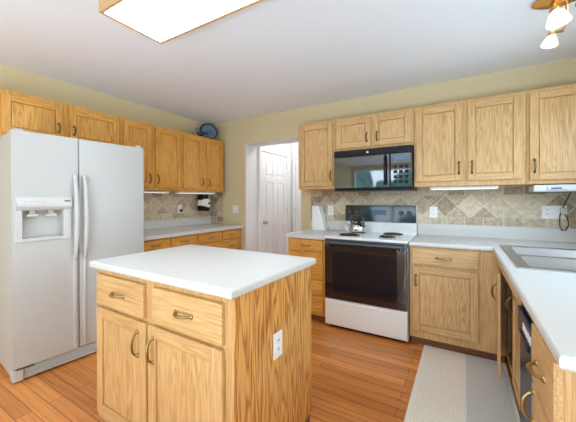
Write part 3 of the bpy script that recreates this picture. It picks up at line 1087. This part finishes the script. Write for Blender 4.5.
# kettle on the rear left burner
KS = 1.22
kt = thing('kettle', 'small shiny steel kettle on the rear left burner', 'kettle', (-0.993, 3.182, 0.934), math.radians(15))
kt.scale = (KS, KS, KS)
MB().lathe([(0, 0), (0.07, 0), (0.077, 0.012), (0.074, 0.04), (0.06, 0.066), (0.042, 0.078), (0.0, 0.08)], 28).build('pot', M['chrome'], kt, True)
lid = MB().lathe([(0.043, 0.078), (0.036, 0.088), (0.012, 0.094), (0.0, 0.094)], 24).build('lid', M['chrome'], kt, True)
MB().lathe([(0.006, 0.093), (0.007, 0.1), (0.013, 0.108), (0.01, 0.116), (0, 0.118)], 14).build('lid_knob', M['black'], lid, True)
MB().tube([(-0.06, 0, 0.035), (-0.088, 0, 0.055), (-0.102, 0, 0.085), (-0.112, 0, 0.092)], [0.017, 0.013, 0.01, 0.009], 12).build('spout', M['pewter'], kt, True)
MB().tube([(-0.05 * 1.1, 0, 0.07), (-0.055, 0, 0.115), (-0.03, 0, 0.145), (0, 0, 0.152), (0.03, 0, 0.145), (0.055, 0, 0.115), (0.055, 0, 0.07)], 0.007, 8).build('handle', M['dark_blue'], kt, True)

# ------------------------------------------------------------------ microwave
mwv = thing('microwave_oven', 'black over-the-range microwave hung above the range', 'microwave', (-1.188, 2.995, 1.382))
MW_W, MW_H = 0.776, 0.413
MB().box(0, MW_W, 0.03, 0.39, 0, MW_H, 0.003).build('body', M['black'], mwv)
vg = MB()
vg.box(0, MW_W, 0.004, 0.032, MW_H - 0.065, MW_H, 0.003)
for i in range(5):
    vg.box(0.02, MW_W - 0.02, 0.0, 0.008, MW_H - 0.058 + i * 0.011, MW_H - 0.053 + i * 0.011)
vg.build('vent_grille', M['black'], mwv)
md = MB().box(0.002, 0.575, 0.0, 0.032, 0.015, MW_H - 0.068, 0.006).build('door', M['black_glass'], mwv)
MB().box(0.055, 0.49, -0.0015, 0.002, 0.065, MW_H - 0.12, 0.001).build('door_window', M['black_glass'], md)
mh = MB().tube([(0.535, -0.002, 0.05), (0.535, -0.032, 0.07), (0.535, -0.036, 0.19), (0.535, -0.032, 0.31), (0.535, -0.002, 0.33)], 0.011, 10)
mh.build('handle', M['black'], md, True)
cpl = MB().box(0.58, MW_W - 0.002, 0.0, 0.032, 0.015, MW_H - 0.068, 0.006).build('control_panel', M['black_glass'], mwv)
MB().box(0.605, MW_W - 0.03, -0.0015, 0.002, 0.275, 0.32, 0.001).build('clock_display', M['lcd'], cpl)
k_ = MB()
for i in range(4):
    for jj in range(3):
        k_.box(0.612 + jj * 0.05, 0.645 + jj * 0.05, -0.0012, 0.001, 0.055 + i * 0.048, 0.085 + i * 0.048)
k_.build('keypad', M['black'], cpl)
MB().box(0.0, MW_W, 0.0, 0.36, -0.012, 0.002, 0.002).build('base_tray', M['black'], mwv)
MB().lathe([(0, 0), (0.011, 0), (0.011, 0.002), (0, 0.003)], 16, Matrix.Translation((0.36, 0.0, MW_H - 0.035)) @ Matrix.Rotation(PI / 2, 4, 'X')).build('badge', M['pewter'], mwv)

# ------------------------------------------------------------------ ceiling lights
cl = thing('ceiling_light', 'oak-framed fluorescent light box on the ceiling above the island', 'ceiling light', (-1.79, 0.91, 2.36))
CW, CD, CH = 1.22, 0.41, ZC - 2.36
f = MB()
f.box(0, CW, 0, 0.018, 0, CH, 0.002, mi=0)
f.box(0, CW, CD - 0.018, CD, 0, CH, 0.002)
f.box(0, 0.018, 0.018, CD - 0.018, 0, CH, 0.002)
f.box(CW - 0.018, CW, 0.018, CD - 0.018, 0, CH, 0.002)
f.build('frame', M['oak_h'], cl)
MB().box(0.016, CW - 0.016, 0.016, CD - 0.016, 0.004, 0.01).build('diffuser', M['diffuser'], cl)

hl = thing('added_hall_light', 'added unseen dome light brightening the hall beyond the doorway', 'ceiling light', (-2.2, 4.15, ZC))  # added lamp, out of view, lifts the brightness of the hall
MB().lathe([(0, 0), (0.15, 0), (0.15, -0.02), (0, -0.02)], 28).build('base', M['trim'], hl, True)
MB().lathe([(0.14, -0.019), (0.135, -0.05), (0.10, -0.08), (0.05, -0.095), (0, -0.098)], 28).build('dome', M['hall_fill'], hl, True)

# brass spot fixture over the sink counter
sl = thing('spot_light', 'brass ceiling spotlight with frosted glass shades above the sink', 'ceiling light', (0.49, 2.33, ZC))
MB().lathe([(0, 0.0), (0.10, 0.0), (0.105, -0.012), (0.085, -0.022), (0.07, -0.02), (0.05, -0.03), (0.03, -0.034), (0, -0.034)], 28,
           Matrix.Diagonal((1.25, 0.8, 1, 1))).build('canopy', M['bright_brass'], sl, True)


def spot(p, d, scale=1.0, arm=None):
    p, d = Vector(p), Vector(d).normalized()
    q = d.to_track_quat('Z', 'Y').to_matrix().to_4x4()
    mt = Matrix.Translation(p) @ q @ Matrix.Diagonal((scale, scale, scale, 1))
    col = MB().lathe([(0, -0.028), (0.016, -0.028), (0.024, -0.02), (0.026, 0.006), (0.021, 0.012), (0, 0.012)], 18, mt)
    if arm:
        col.tube(arm, 0.008, 8)
    col = col.build('lamp_holder', M['bright_brass'], sl, True)
    MB().lathe([(0.018, 0.008), (0.03, 0.022), (0.043, 0.05), (0.052, 0.08), (0.049, 0.081), (0.04, 0.052), (0.0, 0.045)], 22, mt).build('lamp_shade', M['shade'], col, True)


spot((-0.02, 0.0, -0.062), (0.12, -0.1, -1), 1.15, [(-0.025, 0, -0.03), (-0.02, 0, -0.045)])
spot((-0.035, 0.01, -0.205), (-0.22, -0.1, -1), 0.8, [(0.04, 0.05, -0.025), (0.055, 0.10, -0.08), (0.03, 0.10, -0.16), (-0.03, 0.02, -0.19)])
spot((0.10, 0.03, -0.055), (0.9, 0.3, -0.35), 0.9, [(0.07, 0, -0.03), (0.09, 0.02, -0.05)])

# ------------------------------------------------------------------ lights under the cabinets
def under_light(label, loc, rz, w):
    r_ = thing('under_cabinet_light', label, 'light', loc, rz)
    MB().box(0, w, 0, 0.09, -0.026, -0.001, 0.004).build('housing', M['trim'], r_)
    MB().box(0.01, w - 0.01, 0.015, 0.075, -0.029, -0.025, 0.002).build('lens', M['lens_lit'], r_)


under_light('white strip light under the cabinet beside the refrigerator', (-3.17, 1.95, ZB), PI / 2, 0.50)
under_light('white strip light under the left corner cabinet', (-3.17, 2.60, ZB), PI / 2, 0.66)
under_light('white strip light under the cabinet right of the microwave', (-0.27, 3.12, ZB), 0, 0.53)

# ------------------------------------------------------------------ small things
# silver under-cabinet radio and its cord
rd_ = thing('under_cabinet_radio', 'silver radio hung under the right wall cabinet', 'radio', (0.485, 3.085, ZB))
MB().box(0, 0.345, 0.0, 0.22, -0.062, -0.006, 0.012, 3).build('case', M['radio'], rd_)
pn = MB().prism([(0.0, -0.052), (-0.012, -0.046), (-0.012, -0.026), (0.0, -0.02)], 'x', 0.085, 0.205, 0.003).build('display_panel', M['radio'], rd_)
MB().box(0.105, 0.17, -0.0145, -0.0115, -0.042, -0.030).build('display', M['lcd'], pn)
MB().box(0.0, 0.345, 0.03, 0.2, -0.068, -0.061, 0.002).build('base_plate', M['dark_grey'], rd_)
for mx_ in (0.05, 0.29):
    MB().tube([(mx_, 0.1, -0.01), (mx_, 0.1, 0.0)], 0.012, 10).build('mount', M['plate_white'], rd_)
cd = MB().tube([(0.755, 3.30, 1.336), (0.75, 3.345, 1.29), (0.725, 3.36, 1.22), (0.703, 3.364, 1.14), (0.70, 3.36, 1.06), (0.715, 3.36, 1.015), (0.74, 3.36, 1.018),
                (0.758, 3.36, 1.06), (0.752, 3.36, 1.11), (0.738, 3.366, 1.15)], 0.0045, 8).build('power_cord', M['cord'], rd_, True, loc=(-0.485, -3.085, -ZB))
cd['label'] = 'black cord looping down from the radio'
ad = MB()
ad.box(0.708, 0.748, 3.345, 3.385, 1.15, 1.205, 0.006)
tag(ad.build('plug_adapter', M['fridge_grey']), 'grey plug adapter in the wide outlet plate', 'adapter')

# black plug and grey cord on the left wall
pl = MB().box(XL + 0.017, XL + 0.05, 2.785, 2.815, 1.12, 1.155, 0.005)
pl = tag(pl.build('power_plug', M['cord']), 'black plug in the left wall outlet with a trailing cord', 'plug')
MB().tube([(XL + 0.04, 2.80, 1.12), (XL + 0.045, 2.83, 1.06), (XL + 0.05, 2.92, 1.035), (XL + 0.04, 3.02, 1.045), (XL + 0.025, 3.09, 1.09)], 0.0035, 8).build('cord', M['grey_cord'], pl, True)

# small appliance under the left corner cabinet
co = thing('can_opener', 'small black and white can opener hung under the left corner cabinet', 'can opener', (-3.25, 3.135, ZB), PI / 2)
MB().box(-0.06, 0.06, 0.0, 0.10, -0.115, -0.031, 0.008).build('mount', M['black'], co)
MB().prism([(-0.075, -0.20), (0.06, -0.23), (0.085, -0.16), (0.05, -0.10), (-0.05, -0.105)], 'y', -0.03, 0.10, 0.012, 3).build('case', M['plate_white'], co)
MB().prism([(-0.065, -0.275), (0.06, -0.285), (0.075, -0.225), (-0.07, -0.195)], 'y', -0.02, 0.10, 0.008).build('base', M['black'], co)
MB().lathe([(0, 0), (0.018, 0), (0.018, 0.01), (0, 0.012)], 16, Matrix.Translation((0.045, -0.03, -0.165)) @ Matrix.Rotation(PI / 2, 4, 'X')).build('cutting_wheel', M['black'], co)

# blue plate and little figurine on top of the corner cabinet
pd = Vector((0.80, -0.52, 0.32)).normalized()
q = pd.to_track_quat('Z', 'Y').to_matrix().to_4x4()
pt_ = thing('decorative_plate', 'blue glazed round plate leaning on top of the left corner cabinet', 'plate', (-3.235, 3.185, ZT))
pt_.scale = (1.08, 1.08, 1.08)
mt = Matrix.Translation((0, 0, 0.118)) @ q
MB().lathe([(0, 0), (0.06, 0.0), (0.09, 0.012), (0.102, 0.018), (0.102, 0.023), (0.088, 0.018), (0.058, 0.006), (0, 0.006)], 40, mt).build('dish', M['blue'], pt_, True)
MB().lathe([(0.100, 0.015), (0.123, 0.024), (0.123, 0.031), (0.100, 0.0245), (0.100, 0.015)], 40, mt).build('rim', M['dark_blue'], pt_, True)
stn = MB()
for s_ in (-0.05, 0.05):
    bx, by = -pd.y * s_, pd.x * s_
    stn.tube([(bx - pd.x * 0.09, by - pd.y * 0.09, 0.004), (bx + pd.x * 0.06, by + pd.y * 0.06, 0.004), (bx + pd.x * 0.065, by + pd.y * 0.065, 0.03)], 0.004, 8)
    stn.tube([(bx - pd.x * 0.09, by - pd.y * 0.09, 0.004), (bx - pd.x * 0.065, by - pd.y * 0.065, 0.17)], 0.004, 8)
stn.build('stand', M['black'], pt_, True)
fg = thing('bird_figurine', 'small teal and black bird figurine beside the blue plate', 'figurine', (-3.15, 2.955, ZT), PI / 2)
fg.scale = (1.25, 1.25, 1.25)
bf = MB()
me_ = Matrix.Translation((0, 0, 0.045)) @ Matrix.Rotation(0.25, 4, 'Y') @ Matrix.Diagonal((1.35, 0.8, 0.85, 1))
bmesh.ops.create_uvsphere(bf.bm, u_segments=18, v_segments=10, radius=0.038, matrix=me_)
bf.tube([(0.04, 0, 0.05), (0.08, 0, 0.062), (0.105, 0, 0.07)], [0.016, 0.013, 0.004], 8)
bf.build('body', M['dark_blue'], fg, True)
bh = MB()
bmesh.ops.create_uvsphere(bh.bm, u_segments=14, v_segments=8, radius=0.024, matrix=Matrix.Translation((-0.048, 0, 0.078)))
bh.tube([(-0.066, 0, 0.078), (-0.092, 0, 0.072)], [0.009, 0.001], 8)
bh.build('head', M['teal'], fg, True)
MB().lathe([(0, 0), (0.03, 0), (0.026, 0.01), (0.012, 0.016), (0, 0.016)], 16).build('base', M['teal'], fg, True)

# white knife block on the counter left of the range
kb = thing('knife_block', 'white slanted knife block on the counter left of the range', 'knife block', (-1.575, 3.25, 0.9145))
MB().prism([(0.0, 0.0), (0.175, 0.0), (0.088, 0.292), (0.0, 0.292)], 'y', 0, 0.11, 0.006).build('block', M['plate_white'], kb)
for i, (kx, ky) in enumerate(((0.02, 0.03), (0.045, 0.03), (0.07, 0.03), (0.03, 0.08), (0.06, 0.08))):
    MB().box(kx - 0.006, kx + 0.006, ky - 0.009, ky + 0.009, 0.290, 0.335 - 0.006 * i, 0.003).build('knife_handle', M['pewter'], kb)

# runner rug
rug = MB().box(0, 0.575, 0, 2.05, 0.0, 0.012, 0.004).build('runner_rug', M['rug'], loc=(-0.295, 0.79, 0.001))
tag(rug, 'beige and grey striped runner rug along the right cabinets', 'rug')
